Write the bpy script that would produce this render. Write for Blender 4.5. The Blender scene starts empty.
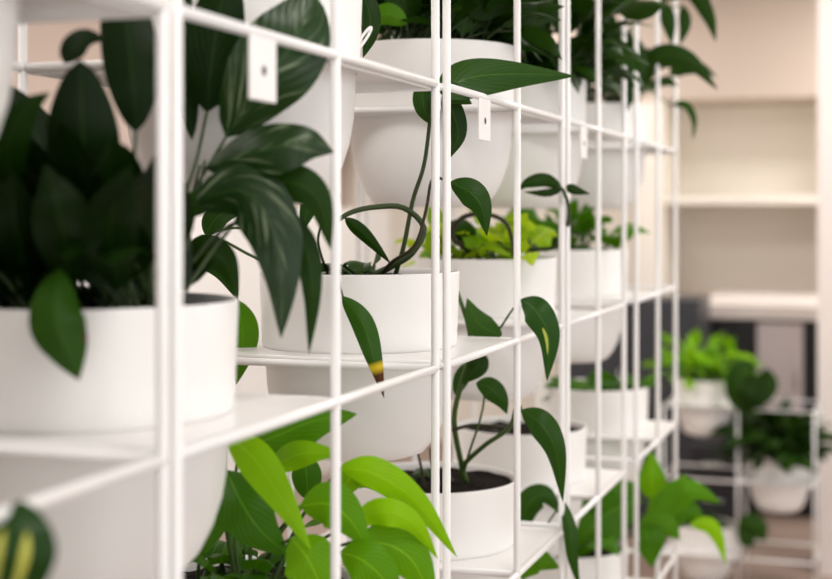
import bpy, bmesh, math, random
from mathutils import Vector, Matrix, noise

C = bpy.context.scene.collection
PI = math.pi
CAMH = 1.80
FPX = 1400.0
VX = 895.0          # where the shelf rails meet
HY = 214.0          # horizon row
TH = math.atan((VX-416)/FPX)
ct, st = math.cos(TH), math.sin(TH)
CAM = Vector((0, 0, CAMH))
FW = Vector((-st, ct, 0)); RT = Vector((ct, st, 0)); UP = Vector((0, 0, 1))

def P(px, py, z):
    return CAM + FW*z + RT*((px-416)/FPX*z) + UP*((HY-py)/FPX*z)

# ------------------------------------------------------------------ helpers
def add_box(bm, x0, x1, y0, y1, z0, z1):
    v = [bm.verts.new(c) for c in ((x0,y0,z0),(x1,y0,z0),(x1,y1,z0),(x0,y1,z0),(x0,y0,z1),(x1,y0,z1),(x1,y1,z1),(x0,y1,z1))]
    for f in ((3,2,1,0),(4,5,6,7),(0,1,5,4),(1,2,6,5),(2,3,7,6),(3,0,4,7)):
        bm.faces.new([v[i] for i in f])

def add_tube(bm, pts, rad, n=10, caps=True):
    pts = [Vector(p) for p in pts]
    rads = rad if isinstance(rad, (list, tuple)) else [rad]*len(pts)
    rings = []
    t0 = (pts[1]-pts[0]).normalized()
    ref = Vector((0,0,1)) if abs(t0.z) < .9 else Vector((1,0,0))
    a = t0.cross(ref).normalized()
    for i, p in enumerate(pts):
        t = (pts[min(i+1, len(pts)-1)] - pts[max(i-1, 0)]).normalized()
        a = (a - t*a.dot(t)).normalized()
        b = t.cross(a)
        rings.append([bm.verts.new(p + (a*math.cos(2*PI*k/n) + b*math.sin(2*PI*k/n))*rads[i]) for k in range(n)])
    for i in range(len(rings)-1):
        for k in range(n):
            f = bm.faces.new((rings[i][k], rings[i][(k+1)%n], rings[i+1][(k+1)%n], rings[i+1][k])); f.smooth = True
    if caps:
        bm.faces.new(rings[0][::-1]); bm.faces.new(rings[-1])

def add_lathe(bm, prof, n=64, cx=0, cy=0, cz=0):
    rings = []
    for r, z in prof:
        if r < 1e-6: rings.append([bm.verts.new((cx, cy, cz+z))])
        else: rings.append([bm.verts.new((cx+r*math.cos(2*PI*k/n), cy+r*math.sin(2*PI*k/n), cz+z)) for k in range(n)])
    for i in range(len(rings)-1):
        A, B = rings[i], rings[i+1]
        for k in range(n):
            k2 = (k+1) % n
            if len(A) == 1 and len(B) == 1: continue
            if len(A) == 1: f = bm.faces.new((A[0], B[k2], B[k]))
            elif len(B) == 1: f = bm.faces.new((A[k], A[k2], B[0]))
            else: f = bm.faces.new((A[k], A[k2], B[k2], B[k]))
            f.smooth = True

def obj(name, bm, m, parent=None, bevel=0, inv=None):
    me = bpy.data.meshes.new(name)
    if inv is not None: bm.transform(inv)
    bmesh.ops.recalc_face_normals(bm, faces=bm.faces[:])
    bm.to_mesh(me); bm.free()
    o = bpy.data.objects.new(name, me); C.objects.link(o)
    if isinstance(m, (list, tuple)):
        for q in m: me.materials.append(q)
    else: me.materials.append(m)
    if parent: o.parent = parent
    if bevel:
        b = o.modifiers.new('bevel', 'BEVEL'); b.width = bevel; b.segments = 2; b.limit_method = 'ANGLE'
    return o

def tag(o, label=None, cat=None, group=None, kind=None):
    if label: o['label'] = label
    if cat: o['category'] = cat
    if group: o['group'] = group
    if kind: o['kind'] = kind
    return o

def thing(name, label, cat, loc=(0,0,0), rotz=0, group=None):
    o = bpy.data.objects.new(name, None); C.objects.link(o)
    o.empty_display_size = .05
    o.location = loc; o.rotation_euler = (0, 0, rotz)
    return tag(o, label, cat, group)

# ------------------------------------------------------------------ materials
def mat(name, col, rough=.5, spec=.5, noise_amt=0, nscale=8, metallic=0, bump=0):
    m = bpy.data.materials.new(name); m.use_nodes = True
    nt = m.node_tree; b = nt.nodes['Principled BSDF']
    b.inputs['Base Color'].default_value = (*col, 1)
    b.inputs['Roughness'].default_value = rough
    b.inputs['Specular IOR Level'].default_value = spec
    b.inputs['Metallic'].default_value = metallic
    tc = nt.nodes.new('ShaderNodeTexCoord')
    nz = nt.nodes.new('ShaderNodeTexNoise'); nz.inputs['Scale'].default_value = nscale; nz.inputs['Detail'].default_value = 5
    nt.links.new(tc.outputs['Object'], nz.inputs['Vector'])
    if noise_amt:
        mx = nt.nodes.new('ShaderNodeMix'); mx.data_type = 'RGBA'
        mx.inputs['A'].default_value = (*[c*(1-noise_amt) for c in col], 1)
        mx.inputs['B'].default_value = (*[min(1, c*(1+noise_amt)) for c in col], 1)
        nt.links.new(nz.outputs['Fac'], mx.inputs['Factor']); nt.links.new(mx.outputs['Result'], b.inputs['Base Color'])
    if bump:
        bp = nt.nodes.new('ShaderNodeBump'); bp.inputs['Strength'].default_value = bump; bp.inputs['Distance'].default_value = .01
        nt.links.new(nz.outputs['Fac'], bp.inputs['Height']); nt.links.new(bp.outputs['Normal'], b.inputs['Normal'])
    return m

def leaf_mat(name, dark, light, rib, streak=None, streak_amt=0, trans=.25, rough=.38, tip=None, spec=.4, smin=.58, spots=(), spot_col=(.66,.66,.14)):
    """UV: u across the blade (0..1, midrib at .5), v from base to tip; attribute 'tint' is a per-leaf value"""
    m = bpy.data.materials.new(name); m.use_nodes = True
    nt = m.node_tree; N = nt.nodes.new; L = nt.links.new
    b = nt.nodes['Principled BSDF']; out = nt.nodes['Material Output']
    uv = N('ShaderNodeUVMap'); uv.uv_map = 'UVMap'
    sp = N('ShaderNodeSeparateXYZ'); L(uv.outputs['UV'], sp.inputs[0])
    at = N('ShaderNodeAttribute'); at.attribute_name = 'tint'
    def math_(op, a, c=None, d=None):
        n = N('ShaderNodeMath'); n.operation = op
        for i, q in enumerate((a, c, d)):
            if q is None: continue
            if isinstance(q, (int, float)): n.inputs[i].default_value = q
            else: L(q, n.inputs[i])
        return n.outputs[0]
    au = math_('ABSOLUTE', math_('SUBTRACT', sp.outputs['X'], .5))          # 0 mid .. .5 edge
    def mix(f, a, c):
        n = N('ShaderNodeMix'); n.data_type = 'RGBA'
        if isinstance(f, (int, float)): n.inputs['Factor'].default_value = f
        else: L(f, n.inputs['Factor'])
        for k, q in (('A', a), ('B', c)):
            if isinstance(q, tuple): n.inputs[k].default_value = (*q, 1)
            else: L(q, n.inputs[k])
        return n.outputs['Result']
    col = mix(at.outputs['Fac'], dark, light)
    tc = N('ShaderNodeTexCoord')
    nz = N('ShaderNodeTexNoise'); nz.inputs['Scale'].default_value = 22; nz.inputs['Detail'].default_value = 4
    L(tc.outputs['Object'], nz.inputs['Vector'])
    col = mix(math_('MULTIPLY', nz.outputs['Fac'], .35), col, tuple(c*.55 for c in dark))
    # side veins
    ph = math_('SUBTRACT', math_('MULTIPLY', sp.outputs['Y'], 62.0), math_('MULTIPLY', au, 58.0))
    vein = math_('POWER', math_('MULTIPLY_ADD', math_('SINE', ph), .5, .5), 3.0)
    col = mix(math_('MULTIPLY', vein, .07), col, rib)
    if streak:
        mp = N('ShaderNodeCombineXYZ'); L(math_('MULTIPLY', math_('SUBTRACT', sp.outputs['Y'], math_('MULTIPLY', au, .9)), 13.0), mp.inputs['X'])
        L(math_('MULTIPLY', sp.outputs['X'], 2.2), mp.inputs['Y']); L(math_('MULTIPLY', at.outputs['Fac'], 30), mp.inputs['Z'])
        n2 = N('ShaderNodeTexNoise'); n2.inputs['Scale'].default_value = 1.2; n2.inputs['Detail'].default_value = 3
        L(mp.outputs[0], n2.inputs['Vector'])
        mr = N('ShaderNodeMapRange'); mr.inputs['From Min'].default_value = smin; mr.inputs['From Max'].default_value = smin+.12
        L(n2.outputs['Fac'], mr.inputs['Value'])
        col = mix(math_('MULTIPLY', mr.outputs['Result'], streak_amt), col, streak)
    ribm = math_('LESS_THAN', au, .018)
    col = mix(math_('MULTIPLY', ribm, .4), col, rib)
    for (u0, v0, du, dv) in spots:
        a = math_('DIVIDE', math_('SUBTRACT', sp.outputs['X'], u0), du); c2 = math_('DIVIDE', math_('SUBTRACT', sp.outputs['Y'], v0), dv)
        d2 = math_('ADD', math_('MULTIPLY', a, a), math_('MULTIPLY', c2, c2))
        mr = N('ShaderNodeMapRange'); mr.inputs['From Min'].default_value = 1.15; mr.inputs['From Max'].default_value = .75
        L(math_('MULTIPLY_ADD', nz.outputs['Fac'], .4, math_('SUBTRACT', d2, .2)), mr.inputs['Value'])
        col = mix(mr.outputs['Result'], col, spot_col)
    if tip:
        mr = N('ShaderNodeMapRange'); mr.inputs['From Min'].default_value = .73; mr.inputs['From Max'].default_value = .77
        L(math_('MULTIPLY_ADD', nz.outputs['Fac'], .05, sp.outputs['Y']), mr.inputs['Value'])
        mr2 = N('ShaderNodeMapRange'); mr2.inputs['From Min'].default_value = .79; mr2.inputs['From Max'].default_value = .84
        L(math_('MULTIPLY_ADD', nz.outputs['Fac'], .05, sp.outputs['Y']), mr2.inputs['Value'])
        col = mix(mr.outputs['Result'], col, (.75,.55,.02)); col = mix(mr2.outputs['Result'], col, tip)
    L(col, b.inputs['Base Color'])
    b.inputs['Roughness'].default_value = rough; b.inputs['Specular IOR Level'].default_value = spec
    bp = N('ShaderNodeBump'); bp.inputs['Strength'].default_value = .18; bp.inputs['Distance'].default_value = .002
    L(vein, bp.inputs['Height']); L(bp.outputs['Normal'], b.inputs['Normal'])
    tr = N('ShaderNodeBsdfTranslucent'); L(mix(.5, col, light), tr.inputs['Color'])
    ms = N('ShaderNodeMixShader'); ms.inputs[0].default_value = trans
    L(b.outputs[0], ms.inputs[1]); L(tr.outputs[0], ms.inputs[2]); L(ms.outputs[0], out.inputs['Surface'])
    return m

M_white = mat('white_powder_coat', (.86,.845,.835), .32, .5, .015, 30)
M_pot = mat('white_pot', (.87,.855,.835), .42, .4, .012, 12)
M_soil = mat('soil', (.012,.008,.006), .95, .1, .7, 90, 0, 1.0)
M_wallpink = mat('beige_paint', (.58,.47,.41), .9, .2, .03, 3)
M_cream = mat('cream_paint', (.93,.875,.79), .8, .2, .02, 3)
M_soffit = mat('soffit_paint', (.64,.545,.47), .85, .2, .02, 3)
M_ceil = mat('ceiling_paint', (.82,.80,.78), .9, .2, .02, 3)
M_floor = mat('taupe_floor', (.31,.225,.185), .45, .4, .12, 5)
M_pillar = mat('pillar_paint', (.74,.67,.64), .8, .2, .015, 3)
M_black = mat('black_laminate', (.012,.012,.015), .35, .5, .2, 10)
M_grey = mat('dark_grey_laminate', (.035,.037,.045), .4, .5, .15, 10)
M_panel = mat('pale_grey_panel', (.62,.56,.56), .45, .4, .04, 6)
M_marble = mat('pale_marble', (.80,.74,.70), .3, .5, .10, 3)
M_steel = mat('brushed_steel', (.6,.6,.6), .3, .5, .05, 40, 1)
M_hole = mat('dark_hole', (.06,.055,.05), .7, .2, .1, 20)
M_stem = mat('green_stem', (.045,.095,.012), .5, .4, .3, 40)
M_stemd = mat('dark_stem', (.03,.055,.012), .55, .4, .3, 40)
M_woody = mat('woody_stem', (.035,.03,.014), .6, .3, .4, 40)

K_lily = leaf_mat('lily_leaf', (.003,.012,.001), (.010,.038,.002), (.03,.08,.008), None, 0, .10, .42, spec=.12)
K_sheen = leaf_mat('painted_sheen_leaf', (.006,.024,.003), (.015,.055,.006), (.05,.12,.03), (.34,.42,.25), .5, .12, .32, spec=.3)  # pale streaks are reflections painted into the leaf colour
K_dark = leaf_mat('dark_leaf', (.006,.024,.001), (.026,.085,.003), (.06,.14,.012), None, 0, .16, .42, spec=.15)
K_pothos = leaf_mat('pothos_leaf', (.010,.042,.002), (.030,.10,.004), (.08,.19,.02), None, 0, .18, .38, spec=.2)
K_vari = leaf_mat('pothos_streaked_leaf', (.010,.045,.004), (.026,.10,.008), (.10,.22,.05), None, 0, .18, .35, spec=.2, spots=[(.62,.68,.07,.13)], spot_col=(.55,.62,.12))
K_tip = leaf_mat('pothos_scorched_leaf', (.014,.060,.003), (.035,.12,.004), (.08,.20,.02), None, 0, .2, .38, tip=(.10,.025,.012), spec=.2)
K_bright = leaf_mat('bright_leaf', (.06,.23,.001), (.33,.66,.003), (.38,.70,.02), None, 0, .32, .42, spec=.15)
K_mid = leaf_mat('mid_green_leaf', (.022,.10,.002), (.11,.31,.004), (.16,.38,.02), None, 0, .28, .42, spec=.15)
K_lime = leaf_mat('lime_leaf', (.18,.40,.004), (.60,.80,.02), (.6,.8,.06), None, 0, .35, .45, spec=.15)
K_corner = leaf_mat('yellow_streaked_leaf', (.010,.040,.004), (.018,.07,.006), (.03,.10,.01), None, 0, .15, .35, spec=.2, spots=[(.30,.42,.055,.30),(.62,.45,.06,.26)], spot_col=(.62,.62,.12))
K_hang = leaf_mat('lily_leaf_brown_edge', (.006,.024,.001), (.026,.085,.003), (.06,.14,.012), None, 0, .16, .42, spec=.15, spots=[(.5,1.0,.6,.05),(.02,.62,.07,.05)], spot_col=(.09,.03,.015))

# ------------------------------------------------------------------ leaves
def spine(pts, n):
    """Catmull-Rom through pts"""
    pts = [Vector(p) for p in pts]
    if len(pts) == 2: pts = [pts[0], (pts[0]+pts[1])/2, pts[1]]
    e = [pts[0]*2-pts[1]] + pts + [pts[-1]*2-pts[-2]]
    out = []; m = len(pts)-1
    for i in range(n+1):
        t = i/n*m; k = min(int(t), m-1); t -= k
        a, b, c, d = e[k:k+4]
        out.append(.5*((2*b) + (c-a)*t + (2*a-5*b+4*c-d)*t*t + (3*b-a-3*c+d)*t**3))
    return out

SHAPES = {'lance': lambda v: (math.sin(PI*v**.80))**.85 * (1-.25*v) * 1.12,
          'heart': lambda v: (math.sin(PI*min(1, .10+.90*v)**.62))**.75 * (1-.35*v) * 1.25,
          'oval':  lambda v: (math.sin(PI*v))**.6,
          'strap': lambda v: (math.sin(PI*min(1, .12+.88*v**.9)))**.5}

def new_leaf_bm():
    bm = bmesh.new()
    bm.loops.layers.uv.new('UVMap'); bm.verts.layers.float.new('tint')
    return bm

def add_leaf(bm, pts, hw, roll=0, shape='lance', fold=.25, wave=.0, tint=None, width_dir=None, n=14, curl=0, m=3, rnd=random):
    uvl = bm.loops.layers.uv['UVMap']; tl = bm.verts.layers.float['tint']
    sp = spine(pts, n)
    tint = rnd.random() if tint is None else tint
    prof = SHAPES[shape]; rows = []
    ph = rnd.random()*6
    for i, p in enumerate(sp):
        v = i/n
        t = (sp[min(i+1, n)]-sp[max(i-1, 0)]).normalized()
        if width_dir is None: w = t.cross((CAM-p).normalized())
        else: w = t.cross(Vector(width_dir))
        if w.length < 1e-4: w = t.cross(Vector((.3,.2,.9)))
        w.normalize()
        w = Matrix.Rotation(math.radians(roll + curl*(v-.5)), 3, t) @ w
        nn = w.cross(t).normalized()
        h = hw*max(prof(v), .0)
        if i == 0: h = max(h, hw*.03)
        if i == n: h = hw*.012
        row = []
        for j in range(-m, m+1):
            s = j/m
            off = -nn*fold*h*abs(s)**1.3 + nn*wave*h*math.sin(v*11+ph+s*1.5)*abs(s)**1.5
            q = bm.verts.new(p + w*h*s + off); q[tl] = tint
            row.append(q)
        rows.append(row)
    for i in range(n):
        for j in range(2*m):
            f = bm.faces.new((rows[i][j], rows[i][j+1], rows[i+1][j+1], rows[i+1][j])); f.smooth = True
            for l, (a, c) in zip(f.loops, ((i,j),(i,j+1),(i+1,j+1),(i+1,j))):
                l[uvl].uv = (c/(2*m), a/n)

def leaf_obj(name, spec, m, parent, inv, label=None):
    bm = new_leaf_bm(); rnd = random.Random(hash(str(spec['p'])) & 0xffff if False else int(sum(sum(q) for q in spec['p'])))
    pts = [P(*q) for q in spec['p']]
    zm = sum(q[2] for q in spec['p'])/len(spec['p'])
    add_leaf(bm, pts, spec['w']/FPX*zm, spec.get('roll', 0), spec.get('shape', 'lance'), spec.get('fold', .25), spec.get('wave', .06),
             spec.get('t', .5), None, spec.get('n', 18), spec.get('curl', 0), 4, rnd)
    o = obj(name, bm, m, parent, 0, inv)
    if label: o['label'] = label
    return o

def random_leaves(bm_leaf, bm_stem, rnd, c, n, stem, leng, ratio, elev, az=(0, 2*PI), droop=.5, shape='lance', spread=.06, tint=(0,1), fold=.25, rad=.0022, wave=.08):
    """leaves on petioles growing out of the soil round c"""
    for i in range(n):
        a = rnd.uniform(*az); el = math.radians(rnd.uniform(*elev)); sl = rnd.uniform(*stem); ll = rnd.uniform(*leng)
        r0 = spread*math.sqrt(rnd.random()); a0 = rnd.uniform(0, 2*PI)
        b = c + Vector((r0*math.cos(a0), r0*math.sin(a0), 0))
        h = Vector((math.cos(a), math.sin(a), 0)); d = h*math.cos(el)+UP*math.sin(el)
        d1 = (d+UP*.4).normalized()
        e = b + d1*sl*.5 + d*sl*.5
        add_tube(bm_stem, spine([b-UP*.01, b+d1*sl*.5, e], 5), rad, 6, False)
        ld = (d - UP*droop*rnd.uniform(.4, 1.2)).normalized()
        ld2 = (ld - UP*droop*rnd.uniform(.5, 1.3)).normalized()
        p1 = e + d*ll*.25; p2 = p1 + ld*ll*.4; p3 = p2 + ld2*ll*.38
        side = Vector((rnd.uniform(-.5,.5), rnd.uniform(-.5,.5), 1))
        add_leaf(bm_leaf, [e, p1, p2, p3], ll*ratio*rnd.uniform(.85,1.15), rnd.uniform(-35,35), shape, fold, wave, rnd.uniform(*tint), side, 10, rnd.uniform(-25,25), 3, rnd)

# ------------------------------------------------------------------ pots
ROD = .0053
def pot_bm(k=1.0):
    bm = bmesh.new()
    prof = [(0,-.158),(.078,-.158),(.092,-.153),(.106,-.136),(.118,-.112),(.1265,-.085),(.131,-.055),(.133,-.02),(.1335,-.0012),(.1365,.0),
            (.1378,.004),(.1415,.105),(.1412,.1072),(.1398,.108),(.1384,.1072),(.1375,.101),(.136,.085),(.134,.06),(0,.06)]
    add_lathe(bm, [(r*k, z) for r, z in prof], 72)
    return bm
pot_mesh = {}
def make_pot(parent, k):
    if k not in pot_mesh:
        o = obj('pot', pot_bm(k), M_pot, parent); pot_mesh[k] = o.data
    else:
        o = bpy.data.objects.new('pot', pot_mesh[k]); C.objects.link(o); o.parent = parent
    bm = bmesh.new(); n = 40
    rings = []
    rnd = random.Random(int(parent.location.y*1000))
    for r in (0, .03, .06, .09, .115, .1355):
        if r == 0: rings.append([bm.verts.new((0,0,.100))])
        else: rings.append([bm.verts.new((r*k*math.cos(2*PI*q/n), r*k*math.sin(2*PI*q/n), .0955+rnd.uniform(-.003,.004)+(.003 if r<.1 else 0))) for q in range(n)])
    for A, B in zip(rings, rings[1:]):
        for q in range(n):
            q2 = (q+1)%n
            f = bm.faces.new((A[0], B[q], B[q2]) if len(A)==1 else (A[q], B[q], B[q2], A[q2])); f.smooth = True
    obj('soil', bm, M_soil, parent)

def potted(name, label, cat, loc, k=1.0, group=None):
    t = thing(name, label, cat, loc, 0, group)
    make_pot(t, k)
    return t, Matrix.Translation(-Vector(loc))

# ------------------------------------------------------------------ divider frames
XF = -.55; DEP = .38
TRAY = .0045
LV = {'U': CAMH+.165, 'M': CAMH-.1955, 'L': CAMH-.555, 'B': CAMH-.902, 'G': CAMH-1.2405, 'F': CAMH-1.593}
TOP = CAMH+.62

def shelf_bm(y0, y1, hz, k):
    """tray with a round hole and folded edges, in frame-local space"""
    bm = bmesh.new()
    x0, x1 = -DEP+ROD*.9, -ROD*.9; y0 += ROD*.9; y1 -= ROD*.9
    cx, cy = -DEP/2, (y0+y1)/2; hole = .1352*k
    n = 64; top = []; inn = []; low = []; inl = []
    for q in range(n):
        a = 2*PI*(q+.5)/n; dx, dy = math.cos(a), math.sin(a)
        s = min((x1-cx)/abs(dx) if dx else 9, (y1-cy)/abs(dy) if dy else 9)
        top.append((cx+dx*s, cy+dy*s)); inn.append((cx+dx*hole, cy+dy*hole))
    # snap outer samples to the four corners
    for X in (x0, x1):
        for Y in (y0, y1):
            i = min(range(n), key=lambda i: (top[i][0]-X)**2+(top[i][1]-Y)**2); top[i] = (X, Y)
    zt, zb = hz+TRAY, hz+TRAY-.002
    T = [bm.verts.new((a, b, zt)) for a, b in top]; I = [bm.verts.new((a, b, zt)) for a, b in inn]
    Bq = [bm.verts.new((a, b, zb)) for a, b in top]; J = [bm.verts.new((a, b, zb)) for a, b in inn]
    for q in range(n):
        r = (q+1)%n
        bm.faces.new((T[q], T[r], I[r], I[q])); bm.faces.new((Bq[q], J[q], J[r], Bq[r]))
        bm.faces.new((T[q], Bq[q], Bq[r], T[r])); bm.faces.new((I[q], I[r], J[r], J[q]))
    e = .002; zf = hz-.0075
    add_box(bm, x0, x1, y0, y0+e, zf, zb); add_box(bm, x0, x1, y1-e, y1, zf, zb)
    add_box(bm, x0, x0+e, y0+e, y1-e, zf, zb); add_box(bm, x1-e, x1, y0+e, y1-e, zf, zb)
    return bm

def frame(label, loc, rotz, ys, levels, top, shelves, k=1.0, plates=()):
    t = thing('plant_shelf_frame', label, 'shelving frame', loc, rotz)
    for x in (0, -DEP):
        for y in ys:
            bm = bmesh.new(); add_tube(bm, [(x,y,.0),(x,y,top)], ROD, 14); u = obj('upright', bm, M_white, t)
    for z in list(levels)+[top-ROD]:
        for x in (0, -DEP):
            bm = bmesh.new(); add_tube(bm, [(x,ys[0],z),(x,ys[-1],z)], ROD, 14); obj('rail', bm, M_white, t)
        for y in ys:
            bm = bmesh.new(); add_tube(bm, [(0,y,z),(-DEP,y,z)], ROD*.95, 12); obj('crossbar', bm, M_white, t)
    for b, z in shelves:
        obj('shelf', shelf_bm(ys[b], ys[b+1], z, k), M_white, t)
    for yc, z in plates:
        bm = bmesh.new()
        add_box(bm, ROD*.2, ROD*.2+.003, yc-.028, yc+.028, z-.062, z+.002)
        p = obj('mounting_plate', bm, M_white, t, .0012)
        bm = bmesh.new(); h = ROD*.2+.0032
        add_tube(bm, [(h-.001,yc,z-.034),(h,yc,z-.034)], .0048, 16)
        o = obj('screw_hole', bm, M_hole, p)
    return t

allz = [LV[q] for q in 'UMLBGF']
MOD = [[.33,.667,.986], [1.008,1.349,1.683], [1.730,2.088,2.392], [2.435,2.71,2.985], [3.135,3.437,3.73]]
FL = ['white wire shelving frame nearest the camera, cut off by the left edge of the photo',
      'white wire shelving frame whose corner uprights stand in front of the big blurred lily pot',
      'white wire shelving frame in sharp focus holding the vine pots at centre',
      'white wire shelving frame just beyond the sharp one, second from the far end',
      'white wire shelving frame at the far end of the plant divider']
bays = []
for mi, ys in enumerate(MOD):
    k = (1.03, 1.03, 1.03, .955, 1.0)[mi]
    l = [y-ys[0] for y in ys]; sh = []
    for b in (0, 1):
        bi = mi*2+b-1                                   # bay index along the divider
        lev = 'ULG' if bi % 2 == 0 else 'MBF'
        for q in lev: sh.append((b, LV[q]))
        bays.append((bi, (ys[b]+ys[b+1])/2, k))
    odd = 0 if (mi*2-1) % 2 else 1
    pl = [((l[odd]+l[odd+1])/2-.012, LV['U'])]
    if mi in (0, 4): pl = []
    frame(FL[mi], (XF, ys[0], 0), 0, l, allz, TOP, sh, k, pl)
BY = {b: (y, k) for b, y, k in bays}
def spot(b, lev):
    y, k = BY[b]
    return (XF-DEP/2, y, LV[lev]+TRAY+.0003), k

# ================================================================== PLANTS
def finish(t, inv, bl, bs, lm, sm=None):
    obj('foliage', bl, lm, t, 0, inv); obj('stem', bs, sm or M_stemd, t, 0, inv)

def stem_obj(t, inv, pts, r, m=None, n=16):
    bm = bmesh.new(); pp = spine([P(*q) for q in pts], n)
    rr = [r*(1-.35*i/n) for i in range(n+1)]
    add_tube(bm, pp, rr, 10); return obj('stem', bm, m or M_stemd, t, 0, inv)

# ---- big dark lily, left front
loc, k = spot(1, 'M'); rnd = random.Random(3)
t, inv = potted('peace_lily', 'large dark-leaved peace lily in the big blurred white pot at left front', 'potted plant', loc, k)
c = Vector(loc)+UP*.09
bl = new_leaf_bm(); bs = bmesh.new()
random_leaves(bl, bs, rnd, c, 60, (.03,.10), (.09,.14), .24, (20,75), (.45*PI,1.72*PI), .5, 'lance', .09, (0,.5))
random_leaves(bl, bs, rnd, c, 26, (.06,.14), (.11,.16), .26, (20,70), (PI*.9,PI*1.7), .4, 'lance', .08, (0,.6))
finish(t, inv, bl, bs, K_lily)
S = [dict(p=[(95,235,1.30),(84,150,1.25),(80,60,1.24)], w=36, t=.05, shape='oval'),
     dict(p=[(136,132,1.28),(133,80,1.27),(126,20,1.28),(118,-50,1.3)], w=28, t=.1, shape='oval'),
     dict(p=[(25,240,1.30),(8,165,1.22),(22,115,1.2),(50,92,1.2)], w=18, t=.95),
     dict(p=[(64,64,1.24),(74,48,1.24),(88,38,1.25),(106,40,1.26)], w=13, t=.0, roll=10, n=10),
     dict(p=[(30,290,1.3),(15,220,1.2),(12,170,1.17)], w=24, t=.1),
     dict(p=[(120,290,1.25),(110,225,1.18),(130,165,1.16)], w=28, t=.2),
     dict(p=[(70,290,1.25),(60,215,1.16),(45,165,1.16)], w=28, t=.15)]
for s in S: leaf_obj('leaf', s, K_lily, t, inv)
leaf_obj('leaf', dict(p=[(60,268,1.20),(56,315,1.17),(68,350,1.165),(79,380,1.165)], w=27, t=.85, fold=.35, wave=.12), K_hang, t, inv, 'dark leaf hanging over the pot rim')
S = [(dict(p=[(226,137,1.42),(264,82,1.40),(298,35,1.41),(314,-8,1.43)], w=44, roll=12, t=.6, wave=.04, shape='oval'), K_sheen),
     (dict(p=[(205,168,1.42),(262,150,1.39),(305,143,1.39),(334,152,1.41)], w=27, roll=-18, t=.35, wave=.1), K_sheen),
     (dict(p=[(190,205,1.40),(240,190,1.39),(270,222,1.385),(282,275,1.385),(281,338,1.39)], w=31, t=.25, wave=.12), K_sheen),
     (dict(p=[(262,192,1.42),(302,240,1.42),(312,290,1.42),(309,354,1.43)], w=13, t=.2, wave=.15), K_dark),
     (dict(p=[(250,190,1.42),(290,182,1.40),(318,200,1.40),(331,250,1.41)], w=19, t=.3), K_dark),
     (dict(p=[(207,112,1.45),(212,60,1.44),(222,0,1.44),(232,-60,1.45)], w=30, t=.4), K_lily),
     (dict(p=[(192,140,1.46),(188,80,1.47),(186,30,1.47),(190,-30,1.49)], w=11, t=.5), K_lily),
     (dict(p=[(180,215,1.40),(205,200,1.40),(235,205,1.42)], w=13, t=.4), K_dark),
     (dict(p=[(187,275,1.45),(205,253,1.43),(225,262,1.43),(238,296,1.44)], w=18, t=.5), K_dark)]
for s, m in S: leaf_obj('leaf', s, m, t, inv, 'dark green leaf with reflections painted as pale streaks' if m is K_sheen else None)
for pts in ([(150,300,1.36),(190,200,1.42),(226,137,1.42)], [(140,300,1.33),(190,180,1.42),(207,112,1.45)], [(110,300,1.33),(130,200,1.29),(136,132,1.28)], [(160,300,1.36),(190,230,1.40),(205,160,1.42)], [(150,300,1.36),(185,250,1.38),(190,205,1.40)], [(185,290,1.38),(225,235,1.42),(262,192,1.42)],
            [(186,268,1.42),(230,225,1.44),(262,230,1.46)], [(170,300,1.36),(195,275,1.42),(187,275,1.45)], [(150,300,1.36),(180,240,1.43),(200,165,1.45)]):
    stem_obj(t, inv, pts, .0024)

# ---- corner plant bottom left (nearest)
loc, k = spot(-1, 'M') if False else spot(0, 'L')
t, inv = potted('variegated_plant', 'yellow-streaked variegated plant peeping into the bottom left corner', 'potted plant', loc, k)
rnd = random.Random(5); c = Vector(loc)+UP*.09; bl = new_leaf_bm(); bs = bmesh.new()
random_leaves(bl, bs, rnd, c, 14, (.03,.07), (.08,.11), .26, (10,60), (PI*.5,PI*1.5), .6, 'oval', .07, (0,.6))
finish(t, inv, bl, bs, K_corner)
leaf_obj('leaf', dict(p=[(-10,640,.93),(10,575,.90),(18,535,.90),(22,500,.92)], w=40, t=.3, shape='oval', fold=.2), K_corner, t, inv)
stem_obj(t, inv, [(-120,800,.98),(-60,720,.95),(-10,640,.93)], .0024)

# ---- near upper pot (its bowl edge shows at the left border)
loc, k = spot(0, 'U')
t, inv = potted('leafy_plant', 'leafy plant in the white pot whose rounded side shows at the top left border', 'potted plant', loc, k)
rnd = random.Random(6); bl = new_leaf_bm(); bs = bmesh.new()
random_leaves(bl, bs, rnd, Vector(loc)+UP*.09, 24, (.03,.08), (.08,.12), .25, (20,75), (0,2*PI), .5, 'lance', .08)
finish(t, inv, bl, bs, K_dark)

# ---- upper pot above the tag
loc, k = spot(2, 'U')
t, inv = potted('trailing_plant', 'plant in the white round-bottomed pot hanging at top above the pale-streaked leaves', 'potted plant', loc, k)
rnd = random.Random(8); bl = new_leaf_bm(); bs = bmesh.new()
random_leaves(bl, bs, rnd, Vector(loc)+UP*.09, 26, (.03,.09), (.08,.12), .25, (30,75), (0,2*PI), .5, 'lance', .08)
finish(t, inv, bl, bs, K_dark)
leaf_obj('leaf', dict(p=[(352,-25,1.78),(368,8,1.77),(370,34,1.77),(363,58,1.78)], w=11, t=.1), K_dark, t, inv, 'dark leaf hanging beside the pot')
bm = bmesh.new(); q0 = [P(355+5.5*math.cos(a)-3*math.sin(a)*1.6+9, 38+8*math.sin(a)*1.2-5*math.cos(a), 1.72) for a in [2*PI*i/20 for i in range(21)]]
add_tube(bm, q0, .0018, 8); obj('wire_loop', bm, M_white, t, 0, inv)

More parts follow.
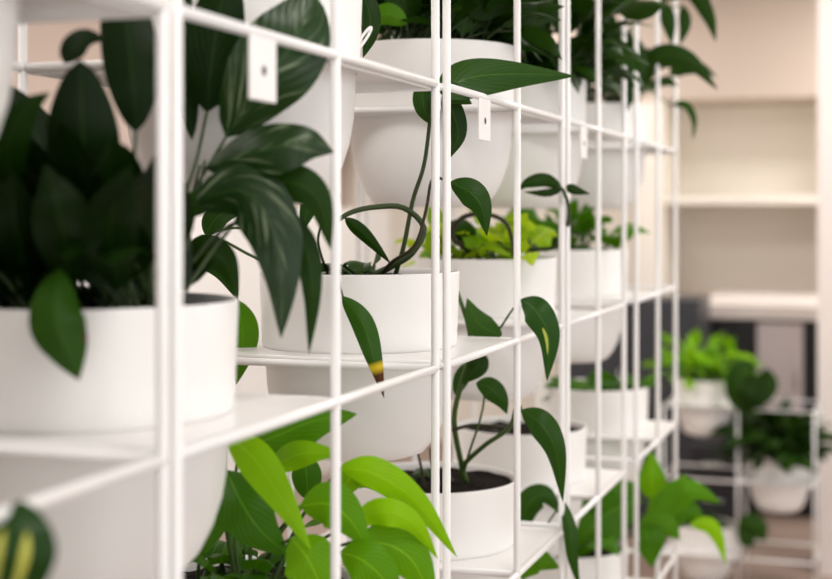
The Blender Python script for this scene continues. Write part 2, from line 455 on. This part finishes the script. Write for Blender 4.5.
# ---- sharp pot with climbing vine, middle
loc, k = spot(3, 'M')
t, inv = potted('climbing_pothos', 'looping vine in the sharp white pot at centre, one leaf with a brown tip', 'potted plant', loc, k)
for pts, r, m in (([(372,276,2.04),(392,266,2.03),(412,253,2.02),(424,228,2.02),(404,208,2.02),(376,207,2.0),(352,212,1.98),(335,222,1.97)], .0052, M_stemd),
                  ([(395,276,2.04),(404,245,2.03),(413,200,2.02),(424,165,2.01),(430,120,2.0),(434,82,1.96),(440,90,1.9)], .0036, M_stemd),
                  ([(380,276,2.05),(392,262,2.0),(415,245,1.98),(426,210,1.98),(432,180,1.98),(445,180,1.97),(458,188,1.95)], .0028, M_woody),
                  ([(345,278,2.02),(338,270,1.92),(340,285,1.80),(343,297,1.75)], .0022, M_stemd),
                  ([(300,280,2.02),(250,255,1.95),(215,240,1.9),(190,262,1.88)], .0024, M_stem),
                  ([(310,280,2.02),(270,235,1.95),(235,228,1.9),(205,235,1.88)], .0024, M_stem),
                  ([(330,280,2.04),(318,240,2.02),(330,205,2.04),(322,190,2.05)], .0022, M_woody)):
    stem_obj(t, inv, pts, r, m, 28)
S = [(dict(p=[(441,94,1.90),(468,78,1.95),(513,74,2.0),(575,76,2.04)], w=20, t=.55, roll=-12, fold=.35, wave=.05), K_pothos),
     (dict(p=[(432,124,2.0),(424,108,1.99),(423,92,1.99),(430,78,1.99)], w=10, t=.4, shape='oval'), K_pothos),
     (dict(p=[(446,90,1.92),(456,95,1.93),(472,104,1.95)], w=11, t=.2), K_pothos),
     (dict(p=[(444,92,1.96),(453,112,1.96),(458,135,1.96),(450,158,1.96)], w=11, t=.15), K_dark),
     (dict(p=[(450,182,1.95),(470,192,1.94),(482,208,1.94),(487,236,1.95)], w=14, t=.3, fold=.4), K_pothos),
     (dict(p=[(345,218,1.97),(366,236,2.0),(391,264,2.03)], w=7, t=.3), K_dark),
     (dict(p=[(190,262,1.88),(206,252,1.87),(224,268,1.87),(238,300,1.88)], w=18, t=.4), K_pothos),
     (dict(p=[(205,235,1.88),(220,215,1.88),(250,208,1.9)], w=12, t=.3), K_pothos),
     (dict(p=[(238,300,2.02),(243,340,2.0),(236,385,2.0)], w=16, t=.7), K_mid),
     (dict(p=[(322,190,2.05),(310,205,2.05),(300,235,2.05)], w=10, t=.3), K_pothos)]
for s, m in S: leaf_obj('leaf', s, m, t, inv)
leaf_obj('leaf', dict(p=[(342,296,1.75),(362,322,1.735),(374,358,1.73),(384,398,1.735)], w=11.5, t=.6, fold=.35, wave=.08), K_tip, t, inv, 'long drooping leaf with a yellow band and brown dried tip')
rnd = random.Random(11); bl = new_leaf_bm(); bs = bmesh.new()
random_leaves(bl, bs, rnd, Vector(loc)+UP*.09, 14, (.015,.035), (.04,.07), .28, (5,40), (PI*.55,PI*1.3), .6, 'heart', .03, (.1,.7))
finish(t, inv, bl, bs, K_pothos)

# ---- bright philodendron, bottom centre-left
loc, k = spot(2, 'L')
t, inv = potted('bright_philodendron', 'bright green broad-leaved philodendron at the bottom behind the thin upright', 'potted plant', loc, k)
S = [(dict(p=[(240,450,1.66),(276,436,1.62),(314,421,1.60),(357,414,1.60)], w=25, t=.55, roll=-15), K_mid),
     (dict(p=[(227,438,1.56),(252,456,1.53),(280,496,1.51),(311,550,1.51)], w=19, t=.8, fold=.3), K_bright),
     (dict(p=[(268,470,1.64),(300,454,1.58),(341,453,1.57)], w=14, t=.55), K_bright),
     (dict(p=[(340,468,1.60),(375,474,1.59),(417,503,1.60),(457,557,1.64)], w=16, t=.75, fold=.35, roll=8), K_bright),
     (dict(p=[(352,524,1.62),(380,512,1.57),(412,522,1.57),(438,559,1.60)], w=14, t=.9), K_bright),
     (dict(p=[(358,540,1.58),(392,546,1.58),(416,566,1.58),(436,612,1.59)], w=25, t=.12), K_bright),
     (dict(p=[(300,506,1.58),(328,504,1.56),(350,520,1.56),(370,552,1.57)], w=23, t=.12), K_bright),
     (dict(p=[(226,470,1.62),(240,500,1.58),(260,530,1.57),(290,556,1.58)], w=28, t=.2), K_mid),
     (dict(p=[(232,492,1.66),(214,520,1.64),(196,548,1.63),(186,566,1.63)], w=15, t=.5), K_mid),
     (dict(p=[(291,538,1.54),(306,556,1.52),(318,580,1.52),(326,606,1.53)], w=27, t=.28), K_bright),
     (dict(p=[(340,552,1.57),(362,560,1.55),(384,580,1.55),(398,610,1.56)], w=23, t=.15), K_bright),
     (dict(p=[(308,500,1.68),(306,470,1.68),(300,452,1.69)], w=15, t=.1), K_mid),
     (dict(p=[(338,500,1.70),(352,476,1.69),(372,478,1.69),(392,500,1.70)], w=15, t=.3), K_bright)]
for s, m in S: leaf_obj('leaf', s, m, t, inv)
for e in ((238,452,1.66),(227,438,1.56),(268,466,1.66),(340,468,1.60),(352,524,1.62),(358,540,1.58),(300,506,1.58),(226,470,1.62),(232,492,1.66),(291,538,1.54),(340,552,1.57),(308,500,1.68)):
    b = (250+(e[0]-270)*.3, 590, 1.66)
    stem_obj(t, inv, [b, ((b[0]+e[0])/2-6, (b[1]+e[1])/2-8, 1.66), e], .0026, M_stem)
rnd = random.Random(21); bl = new_leaf_bm(); bs = bmesh.new()
random_leaves(bl, bs, rnd, Vector(loc)+UP*.09, 26, (.03,.07), (.05,.085), .27, (10,60), (0,2*PI), .6, 'heart', .08, (0,.35))
finish(t, inv, bl, bs, K_mid)

# ---- upper bushy pot, centre
loc, k = spot(4, 'U')
t, inv = potted('leafy_houseplant', 'bushy dark green plant in the upper white pot behind the pair of uprights', 'potted plant', loc, k)
rnd = random.Random(31); bl = new_leaf_bm(); bs = bmesh.new()
random_leaves(bl, bs, rnd, Vector(loc)+UP*.09, 75, (.03,.14), (.08,.14), .22, (30,80), (-.75*PI,.75*PI), .45, 'lance', .10, (0,.8))
random_leaves(bl, bs, rnd, Vector(loc)+UP*.09, 44, (.05,.14), (.09,.14), .24, (5,65), (-PI*.15,PI*.6), .6, 'lance', .10, (0,.7))
finish(t, inv, bl, bs, K_dark)
leaf_obj('leaf', dict(p=[(366,22,2.25),(388,14,2.24),(407,24,2.24)], w=11, t=.8, shape='oval'), K_mid, t, inv)

# ---- lower pot with thin vine, centre
loc, k = spot(4, 'L')
t, inv = potted('thin_vine', 'thin upright vine with few leaves in the lower white pot with dark soil showing', 'potted plant', loc, k)
for pts, r, m in (([(466,482,2.34),(461,462,2.33),(454,420,2.30),(461,385,2.28),(470,352,2.26),(468,325,2.24),(456,288,2.22)], .0052, M_stem),
                  ([(464,480,2.34),(463,466,2.33),(485,445,2.27),(509,428,2.22),(517,405,2.18),(522,411,2.17)], .0045, M_stem),
                  ([(463,476,2.34),(470,450,2.30),(480,420,2.27),(484,395,2.26),(477,384,2.25)], .0022, M_stem),
                  ([(470,352,2.26),(485,345,2.23),(498,331,2.20),(513,309,2.17),(523,299,2.16)], .0022, M_stemd),
                  ([(425,488,2.3),(420,462,2.3),(414,440,2.3)], .0026, M_woody), ([(440,486,2.3),(432,466,2.3),(430,448,2.32)], .0026, M_woody),
                  ([(452,430,2.30),(475,425,2.31),(508,428,2.32)], .0034, M_woody)):
    stem_obj(t, inv, pts, r, m, 24)
S = [(dict(p=[(476,383,2.25),(490,388,2.24),(501,400,2.24),(507,414,2.25)], w=11, t=.6), K_pothos),
     (dict(p=[(521,410,2.17),(541,424,2.15),(556,452,2.15),(563,502,2.17)], w=14, t=.55, fold=.4), K_pothos),
     (dict(p=[(502,335,2.19),(484,328,2.20),(474,316,2.21),(467,298,2.22)], w=13, t=.85, fold=.1), K_pothos),
     (dict(p=[(470,352,2.26),(478,366,2.25),(462,384,2.26)], w=11, t=.3), K_dark),
     (dict(p=[(455,395,2.29),(465,372,2.29),(478,362,2.29)], w=8, t=.4), K_pothos)]
for s, m in S: leaf_obj('leaf', s, m, t, inv)
leaf_obj('leaf', dict(p=[(521,299,2.16),(536,311,2.13),(549,338,2.13),(547,381,2.14)], w=15, t=.6, fold=.35), K_vari, t, inv, 'dark green leaf with a pale yellow streak')
rnd = random.Random(41); bl = new_leaf_bm(); bs = bmesh.new()
random_leaves(bl, bs, rnd, Vector(loc)+UP*.09, 5, (.02,.03), (.04,.05), .28, (5,30), (PI*.6,PI*1.1), .6, 'heart', .05, (0,.4))
finish(t, inv, bl, bs, K_pothos)

# ---- middle row, farther pots
loc, k = spot(5, 'M')
t, inv = potted('lime_pothos', 'lime green leafy plant in the white middle-row pot, with a dark curled stem', 'potted plant', loc, k)
rnd = random.Random(51); bl = new_leaf_bm(); bs = bmesh.new()
random_leaves(bl, bs, rnd, Vector(loc)+UP*.09, 40, (.02,.09), (.06,.09), .32, (15,65), (PI*.4,PI*1.9), .5, 'heart', .10, (0,1))
finish(t, inv, bl, bs, K_lime, M_stem)
for pts, r, m in (([(470,252,2.6),(452,236,2.52),(462,218,2.48),(485,214,2.48),(505,222,2.48),(512,240,2.5),(514,256,2.55)], .0052, M_woody),
                  ([(530,250,2.6),(560,245,2.55),(569,215,2.45),(564,192,2.42),(556,186,2.42)], .0042, M_stemd)):
    stem_obj(t, inv, pts, r, m, 24)
S = [(dict(p=[(562,188,2.42),(545,180,2.41),(528,183,2.41),(519,190,2.42)], w=7, t=.4), K_dark),
     (dict(p=[(562,190,2.42),(545,193,2.41),(524,192,2.42)], w=4, t=.2), K_dark),
     (dict(p=[(566,186,2.42),(575,190,2.42),(590,194,2.42)], w=5, t=.2), K_dark),
     (dict(p=[(470,250,2.6),(462,232,2.55),(448,222,2.5)], w=13, t=.3), K_pothos)]
for s, m in S: leaf_obj('leaf', s, m, t, inv)

loc, k = spot(7, 'M')
t, inv = potted('small_leafy_plant', 'small fresh green plant in the farthest white middle-row pot', 'potted plant', loc, k)
rnd = random.Random(61); bl = new_leaf_bm(); bs = bmesh.new()
random_leaves(bl, bs, rnd, Vector(loc)+UP*.09, 40, (.03,.12), (.06,.09), .32, (20,70), (0,2*PI), .5, 'heart', .10, (.1,.9))
finish(t, inv, bl, bs, K_mid, M_stem)

# ---- lower row, farther pots
loc, k = spot(6, 'L')
t, inv = potted('sparse_seedling', 'almost bare white pot of dark soil in the lower row behind the thin vine', 'potted plant', loc, k)
rnd = random.Random(71); bl = new_leaf_bm(); bs = bmesh.new()
random_leaves(bl, bs, rnd, Vector(loc)+UP*.09, 7, (.01,.03), (.03,.05), .28, (5,40), (PI*.6,PI*1.4), .6, 'heart', .08, (0,.5))
finish(t, inv, bl, bs, K_pothos)
loc, k = spot(8, 'L')
t, inv = potted('low_green_plant', 'low green plant in the white lower-row pot at the far end of the divider', 'potted plant', loc, k)
rnd = random.Random(81); bl = new_leaf_bm(); bs = bmesh.new()
random_leaves(bl, bs, rnd, Vector(loc)+UP*.09, 44, (.01,.05), (.05,.08), .28, (8,40), (0,2*PI), .5, 'heart', .11, (0,.7))
finish(t, inv, bl, bs, K_mid)

# ---- upper row, farther pots
loc, k = spot(6, 'U')
t, inv = potted('bushy_trailing_plant', 'dense dark trailing plant in the second upper white pot from the far end', 'potted plant', loc, k)
rnd = random.Random(91); bl = new_leaf_bm(); bs = bmesh.new()
random_leaves(bl, bs, rnd, Vector(loc)+UP*.09, 130, (.03,.22), (.08,.13), .24, (10,80), (0,2*PI), .6, 'lance', .11, (0,.9))
random_leaves(bl, bs, rnd, Vector(loc)+UP*.09, 30, (.08,.14), (.08,.12), .26, (0,50), (-PI*.3,PI*.5), .9, 'lance', .08, (.1,.9))
finish(t, inv, bl, bs, K_dark)
loc, k = spot(8, 'U')
t, inv = potted('arching_plant', 'arching plant in the farthest upper pot, leaves hanging past the last upright', 'potted plant', loc, k)
rnd = random.Random(101); bl = new_leaf_bm(); bs = bmesh.new()
random_leaves(bl, bs, rnd, Vector(loc)+UP*.09, 44, (.05,.16), (.09,.14), .24, (15,75), (0,2*PI), .6, 'lance', .11, (0,.9))
finish(t, inv, bl, bs, K_dark)
S = [(dict(p=[(640,85,3.45),(658,58,3.42),(688,60,3.40),(718,90,3.40)], w=12, t=.5), K_dark),
     (dict(p=[(660,0,3.45),(690,-10,3.42),(708,15,3.42),(716,42,3.42)], w=9, t=.5), K_dark),
     (dict(p=[(672,105,3.50),(686,105,3.48),(694,120,3.48),(693,140,3.48)], w=4, t=.9), K_pothos),
     (dict(p=[(660,0,3.45),(668,20,3.43),(672,45,3.43)], w=8, t=.5), K_dark),
     (dict(p=[(683,5,3.45),(685,25,3.44),(680,45,3.44)], w=6, t=.5), K_dark),
     (dict(p=[(640,40,3.4),(634,75,3.38),(626,112,3.38)], w=11, t=.3), K_dark),
     (dict(p=[(600,30,3.2),(618,32,3.2),(640,46,3.22)], w=9, t=.2), K_dark)]
for s, m in S: leaf_obj('leaf', s, m, t, inv)
for pts in ([(610,95,3.5),(630,60,3.47),(640,85,3.45)], [(605,95,3.5),(630,30,3.47),(660,0,3.45)], [(612,95,3.5),(645,90,3.5),(672,105,3.5)], [(600,95,3.5),(622,40,3.45),(640,40,3.4)], [(605,95,3.5),(640,20,3.47),(683,5,3.45)]):
    stem_obj(t, inv, pts, .0026, M_stem)

# ---- bottom row
loc, k = spot(7, 'B')
t, inv = potted('broad_leaf_plant', 'bright broad-leaved plant at the bottom right, spreading past the end of the divider', 'potted plant', loc, k)
S = [(dict(p=[(640,500,3.30),(610,512,3.26),(585,535,3.25),(570,566,3.27)], w=26, t=.35), K_mid),
     (dict(p=[(625,525,3.28),(600,500,3.25),(590,480,3.25)], w=16, t=.25), K_mid),
     (dict(p=[(652,500,3.35),(652,478,3.34),(650,450,3.36)], w=14, t=.15), K_bright),
     (dict(p=[(648,525,3.3),(672,500,3.29),(692,490,3.28),(721,503,3.30)], w=15, t=.9), K_mid),
     (dict(p=[(648,520,3.32),(664,500,3.31),(678,488,3.31),(686,474,3.31)], w=12, t=.25), K_bright),
     (dict(p=[(640,505,3.32),(628,492,3.31),(616,486,3.31),(604,490,3.31)], w=10, t=.6), K_mid),
     (dict(p=[(655,512,3.32),(675,510,3.31),(690,512,3.31),(706,524,3.32)], w=16, t=.4), K_mid),
     (dict(p=[(690,525,3.30),(708,525,3.30),(718,538,3.30),(726,565,3.31)], w=8, t=.8), K_bright),
     (dict(p=[(640,525,3.3),(648,538,3.27),(650,550,3.27),(652,568,3.28)], w=17, t=.35), K_mid),
     (dict(p=[(640,522,3.3),(665,525,3.28),(680,540,3.28)], w=13, t=.8), K_mid)]
for s, m in S: leaf_obj('leaf', s, m, t, inv)
for s, m in S:
    e = s['p'][0]; stem_obj(t, inv, [(575,556,3.33), ((575+e[0])/2, min(540, e[1]+10), 3.33), e], .003, M_stem, 10)
rnd = random.Random(111); bl = new_leaf_bm(); bs = bmesh.new()
random_leaves(bl, bs, rnd, Vector(loc)+UP*.09, 16, (.05,.12), (.08,.11), .30, (15,60), (0,2*PI), .5, 'heart', .09, (0,.8))
finish(t, inv, bl, bs, K_mid, M_stem)
loc, k = spot(5, 'B')
t, inv = potted('round_leaf_plant', 'dark round-leaved plant low down between the two lower shelves at bottom centre', 'potted plant', loc, k)
S = [(dict(p=[(520,535,2.6),(528,505,2.58),(545,495,2.57),(562,515,2.58)], w=13, t=.6), K_pothos),
     (dict(p=[(512,575,2.55),(535,560,2.5),(560,568,2.5)], w=14, t=.8), K_mid),
     (dict(p=[(563,500,2.45),(570,530,2.42),(573,560,2.42),(580,590,2.44)], w=7, t=.6), K_pothos)]
for s, m in S: leaf_obj('leaf', s, m, t, inv)
for e in ((520,535,2.6),(512,575,2.55),(563,500,2.45)):
    stem_obj(t, inv, [(505,640,2.64),((505+e[0])/2,(600+e[1])/2,2.62),e], .0028, M_stem, 10)
rnd = random.Random(121); bl = new_leaf_bm(); bs = bmesh.new()
random_leaves(bl, bs, rnd, Vector(loc)+UP*.09, 24, (.05,.09), (.07,.10), .30, (15,60), (0,2*PI), .5, 'heart', .09, (0,.8))
finish(t, inv, bl, bs, K_mid, M_stem)

# ================================================================== low plant rack in the background
RY = 6.61; RX = [-1.032, -.689, -.346]
lev = [LV['B'], LV['G'], LV['F']]
frame('low white wire plant rack standing across the far end of the aisle', (RX[0], RY, 0), -PI/2, [x-RX[0] for x in RX], lev, LV['B']+ROD,
      [(0, LV['B']), (1, LV['G']), (0, LV['F'])], 1.0)
def rackspot(b, q): return ((RX[b]+RX[b+1])/2, RY+DEP/2, LV[q]+TRAY+.0003)
loc = rackspot(0, 'B')
t, inv = potted('bright_bush', 'bright green bushy plant on top of the low rack in the blurred background', 'potted plant', loc)
rnd = random.Random(131); bl = new_leaf_bm(); bs = bmesh.new()
random_leaves(bl, bs, rnd, Vector(loc)+UP*.09, 110, (.04,.22), (.07,.11), .30, (5,75), (0,2*PI), .5, 'heart', .12, (.1,1))
finish(t, inv, bl, bs, K_bright, M_stem)
loc = rackspot(1, 'G')
t, inv = potted('dark_grassy_plant', 'dark bushy plant in the white pot in the right half of the low background rack', 'potted plant', loc)
rnd = random.Random(141); bl = new_leaf_bm(); bs = bmesh.new()
random_leaves(bl, bs, rnd, Vector(loc)+UP*.09, 150, (.06,.20), (.09,.15), .20, (0,70), (0,2*PI), .5, 'lance', .12, (0,.9))
random_leaves(bl, bs, rnd, Vector(loc)+UP*.09, 80, (.10,.24), (.10,.17), .22, (0,45), (0,2*PI), .5, 'lance', .12, (0,.9))
finish(t, inv, bl, bs, K_dark)
S = [dict(p=[(740,412,6.45),(738,392,6.42),(742,372,6.42),(754,362,6.42)], w=14, t=.6, shape='oval'),
     dict(p=[(745,412,6.45),(756,396,6.42),(766,384,6.42),(766,368,6.42)], w=13, t=.4, shape='oval'),
     dict(p=[(745,412,6.45),(748,398,6.4),(752,386,6.4),(756,374,6.4)], w=14, t=.2, shape='oval')]
for q in S:
    leaf_obj('leaf', q, K_dark, t, inv)
    stem_obj(t, inv, [(772,455,6.52),(752,432,6.5),q['p'][0]], .004, M_stemd, 10)
loc = rackspot(0, 'F')
t, inv = potted('small_sprout', 'small sprout in the lowest white pot of the low background rack', 'potted plant', loc)
rnd = random.Random(151); bl = new_leaf_bm(); bs = bmesh.new()
random_leaves(bl, bs, rnd, Vector(loc)+UP*.09, 14, (.02,.06), (.05,.08), .30, (5,50), (0,2*PI), .5, 'heart', .08, (0,.7))
for q in (dict(p=[(738,532,6.42),(748,524,6.38),(758,528,6.36),(764,542,6.36)], w=11, t=.9, shape='oval'),
          dict(p=[(738,532,6.42),(746,538,6.38),(754,546,6.37)], w=9, t=.6, shape='oval')):
    leaf_obj('leaf', q, K_dark, t, inv)
stem_obj(t, inv, [(712,536,6.5),(726,524,6.46),(738,532,6.42)], .004, M_stem, 10)
finish(t, inv, bl, bs, K_dark, M_stem)

# ================================================================== room
def struct(name, bm, m):
    o = obj(name, bm, m); o['kind'] = 'structure'; return o
def box(name, m, *a, parent=None, bevel=0):
    bm = bmesh.new(); add_box(bm, *a); return obj(name, bm, m, parent, bevel)
X0, X1, Y0, Y1, ZC = -4.2, 3.2, -2.5, 10.6, 3.5
def sbox(name, m, *a):
    bm = bmesh.new(); add_box(bm, *a); return struct(name, bm, m)
sbox('floor', M_floor, X0-.2, X1+.2, Y0-.2, Y1+.2, -.1, 0)
sbox('ceiling', M_ceil, X0-.2, X1+.2, Y0-.2, Y1+.2, ZC, ZC+.1)
sbox('wall_left', M_wallpink, X0-.2, X0, Y0-.2, Y1+.2, 0, ZC)
sbox('wall_back', M_cream, X0, X1, Y1, Y1+.2, 0, ZC)
bm = bmesh.new()
add_box(bm, X0, .4, Y0-.2, Y0, 0, ZC); add_box(bm, 2.9, X1, Y0-.2, Y0, 0, ZC); add_box(bm, .4, 2.9, Y0-.2, Y0, 0, .8); add_box(bm, .4, 2.9, Y0-.2, Y0, 3.0, ZC)
struct('wall_front', bm, M_ceil)
bm = bmesh.new()
for z in (.8, 2.94): add_box(bm, .4, 2.9, Y0-.12, Y0-.06, z, z+.06)
for x in (.4, 1.62, 2.84): add_box(bm, x, x+.06, Y0-.12, Y0-.06, .86, 2.94)
struct('window_3', bm, M_white)
# right wall with two window openings
bm = bmesh.new()
wy = [(-1.4, 2.2), (3.0, 6.6)]
add_box(bm, X1, X1+.2, Y0-.2, Y1+.2, 0, .8); add_box(bm, X1, X1+.2, Y0-.2, Y1+.2, 3.0, ZC)
for a, b in ((Y0-.2, wy[0][0]), (wy[0][1], wy[1][0]), (wy[1][1], Y1+.2)): add_box(bm, X1, X1+.2, a, b, .8, 3.0)
struct('wall_right', bm, M_ceil)
for i, (a, b) in enumerate(wy):
    bm = bmesh.new(); e = .06
    add_box(bm, X1+.06, X1+.12, a, b, .8, .8+e); add_box(bm, X1+.06, X1+.12, a, b, 3.0-e, 3.0)
    for y in (a, (a+b)/2-e/2, b-e): add_box(bm, X1+.06, X1+.12, y, y+e, .8+e, 3.0-e)
    struct('window_%d' % (i+1), bm, M_white)
# pillar, soffit, side panel of the far alcove

def xat(px, y):                      # world x seen at column px on the plane y
    kx = (px-416)/FPX; d = FW + RT*kx
    return d.x/d.y*y
def zat(px, py, y):
    kx = (px-416)/FPX; d = FW + RT*kx
    return CAMH + (HY-py)/FPX*y/d.y
yb = 9.9
sbox('wall_pillar', M_pillar, xat(817.5, 7.25), xat(817.5, 7.25)+.55, 7.25, 7.65, 0, ZC)
xl, xr = xat(664, yb), xat(860, yb)
zs = zat(750, 98, yb)
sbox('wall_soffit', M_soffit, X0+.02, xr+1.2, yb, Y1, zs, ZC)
t = thing('wall_shelving', 'cream built-in shelving with deep open compartments on the far wall', 'shelving', ((xl+xr)/2, yb, 1.0))
T0 = -Vector(t.location)
def part(name, m, par, *a, bevel=0):
    bm = bmesh.new(); add_box(bm, *a); return obj(name, bm, m, par, bevel, Matrix.Translation(T0))
zsh = zat(750, 200, yb)
part('shelf_board', M_cream, t, xl, xr, yb, Y1-.01, zsh-.028, zsh+.028, bevel=.003)
part('side_panel', M_cream, t, xl-.18, xl, yb-.02, Y1-.01, 1.22, zs-.005)
part('side_panel', M_cream, t, xr, xr+.05, yb-.02, Y1-.01, 1.22, zs-.005)
part('back_panel', M_cream, t, xl, xr, Y1-.03, Y1-.01, 1.22, zs-.005)

yc = 8.6
c0, c1 = xat(700, yc), xat(850, yc)
zt = zat(750, 305, yc); zb = zat(750, 319, yc)
t = thing('kitchen_counter', 'black kitchen counter under a pale marble worktop below the far shelving', 'counter', ((c0+c1)/2, yc+.4, 0))
T0 = -Vector(t.location)
part('worktop', M_marble, t, c0-.02, c1+.02, yc-.03, yc+.75, zb, zt, bevel=.004)
part('splashback', M_marble, t, c0-.02, c1+.02, yc+.72, yc+.75, zt, zt+.03)
part('carcass', M_black, t, c0, c1, yc+.02, yc+.7, 0, zb)
p0, p1 = xat(757, yc), xat(803, yc)
d = part('door', M_panel, t, p0, p1, yc, yc+.02, .12, zb-.02, bevel=.002); d['label'] = 'pale grey door'
bm = bmesh.new(); add_tube(bm, [(p1-.04,yc-.02,.75),(p1-.04,yc-.02,.95)], .006, 8); obj('handle', bm, M_steel, d, 0, Matrix.Translation(T0))
part('door', M_black, t, c0+.005, p0-.005, yc, yc+.02, .12, zb-.02, bevel=.002)
part('door', M_black, t, p1+.005, c1, yc, yc+.02, .12, zb-.02, bevel=.002)

yk = 7.9
k0, k1 = xat(560, yk), xat(700, yk)
zk = zat(690, 300, yk)
t = thing('storage_cabinet', 'dark grey storage cabinet behind the low rack, left of the kitchen counter', 'cabinet', ((k0+k1)/2, yk+.2, 0))
T0 = -Vector(t.location)
part('body', M_grey, t, k0, k1, yk, yk+.45, 0, zk, bevel=.004)
for a, b in ((k0, (k0+k1)/2), ((k0+k1)/2, k1)):
    d = part('door', M_grey, t, a+.004, b-.004, yk-.018, yk, .08, zk-.03, bevel=.002)
    bm = bmesh.new(); add_tube(bm, [(b-.05,yk-.035,.75),(b-.05,yk-.035,.92)], .006, 8); obj('handle', bm, M_steel, d, 0, Matrix.Translation(T0))
# black low shelf unit with a printer-like dark drawer stack behind the rack
yq = 7.3
q0, q1 = xat(690, yq), xat(737, yq)
zq = zat(710, 446, yq)
t = thing('drawer_unit', 'low black drawer unit on the floor behind the left half of the low rack', 'drawer unit', ((q0+q1)/2, yq+.2, 0))
T0 = -Vector(t.location)
part('body', M_black, t, q0, q1, yq, yq+.42, 0, zq, bevel=.003)
for i in range(3):
    h = (zq-.04)/3
    d = part('drawer', M_black, t, q0+.004, q1-.004, yq-.016, yq, .03+i*h, .02+(i+1)*h, bevel=.002)
    bm = bmesh.new(); add_tube(bm, [((q0+q1)/2-.05,yq-.028,.03+(i+.6)*h),((q0+q1)/2+.05,yq-.028,.03+(i+.6)*h)], .005, 8); obj('handle', bm, M_steel, d, 0, Matrix.Translation(T0))

# white cupboards along the left wall, seen between the plants
ch = 1.84
for i in range(6):
    a = 2.2+i*1.35
    t = thing('white_cupboard', 'white waist-to-head-high cupboard along the left wall, glimpsed between the pots', 'cupboard', (X0+.25, a+.67, 0), 0, 'white cupboards along the left wall')
    T0 = -Vector(t.location)
    part('body', M_white, t, X0+.005, X0+.45, a, a+1.345, 0, ch, bevel=.003)
    for b in (0, 1):
        d = part('door', M_white, t, X0+.45, X0+.468, a+.004+b*.672, a+.669+b*.672, .08, ch-.02, bevel=.002)
        bm = bmesh.new(); yy = a+(.62 if b == 0 else .72); add_tube(bm, [(X0+.485,yy,.9),(X0+.485,yy,1.05)], .006, 8); obj('handle', bm, M_steel, d, 0, Matrix.Translation(T0))

# ------------------------------------------------------------------ lights
def area(name, loc, rot, sx, sy, power, col=(1,1,1)):
    l = bpy.data.lights.new(name, 'AREA'); l.shape = 'RECTANGLE'; l.size = sx; l.size_y = sy; l.energy = power; l.color = col
    o = bpy.data.objects.new(name, l); C.objects.link(o); o.location = loc; o.rotation_euler = rot; return o
M_emit = bpy.data.materials.new('lamp_diffuser'); M_emit.use_nodes = True
b = M_emit.node_tree.nodes['Principled BSDF']; b.inputs['Emission Color'].default_value = (1,.97,.93,1); b.inputs['Emission Strength'].default_value = 3
for x, y in ((.6,.6), (.6,3.4), (.6,6.2), (.6,8.8), (-2.4,.8), (-2.4,3.6), (-2.4,6.4), (-2.4,8.9)):
    t = thing('ceiling_light', 'square white ceiling panel light', 'ceiling light', (x, y, ZC), 0, 'ceiling panel lights')
    bm = bmesh.new(); add_box(bm, -.46,.46,-.46,.46,-.05,-.001); obj('housing', bm, M_white, t)
    bm = bmesh.new(); add_box(bm, -.42,.42,-.42,.42,-.056,-.05); obj('diffuser', bm, M_emit, t)
    area('ceiling_lamp', (x, y, ZC-.07), (0,0,0), 0.84, 0.84, (56 if x < 0 else 48 if y < 5 else 140), (1,.96,.91))
for i, (a, b_) in enumerate(wy):
    area('daylight', (X1+.3, (a+b_)/2, 1.9), (0, PI/2, 0), 2.2, b_-a, 80, (1,.985,.97))
area('daylight', (1.65, Y0-.3, 1.9), (-PI/2, 0, PI), 2.5, 2.2, 85, (1,.985,.97))
w = bpy.data.worlds.new('World'); bpy.context.scene.world = w; w.use_nodes = True
w.node_tree.nodes['Background'].inputs[0].default_value = (.9,.95,1,1); w.node_tree.nodes['Background'].inputs[1].default_value = 1.5

# ------------------------------------------------------------------ camera
cd = bpy.data.cameras.new('Camera'); cam = bpy.data.objects.new('Camera', cd); C.objects.link(cam)
cam.location = CAM; cam.rotation_euler = (PI/2, 0, TH)
cd.sensor_width = 36; cd.lens = FPX/832*36; cd.shift_y = -(289.5-HY)/832
cd.clip_start = .05
cd.dof.use_dof = True; cd.dof.focus_distance = 1.87; cd.dof.aperture_fstop = 3.1
sc = bpy.context.scene; sc.camera = cam
sc.view_settings.view_transform = 'Standard'; sc.view_settings.look = 'None'; sc.view_settings.gamma = 1; sc.view_settings.exposure = -1.03
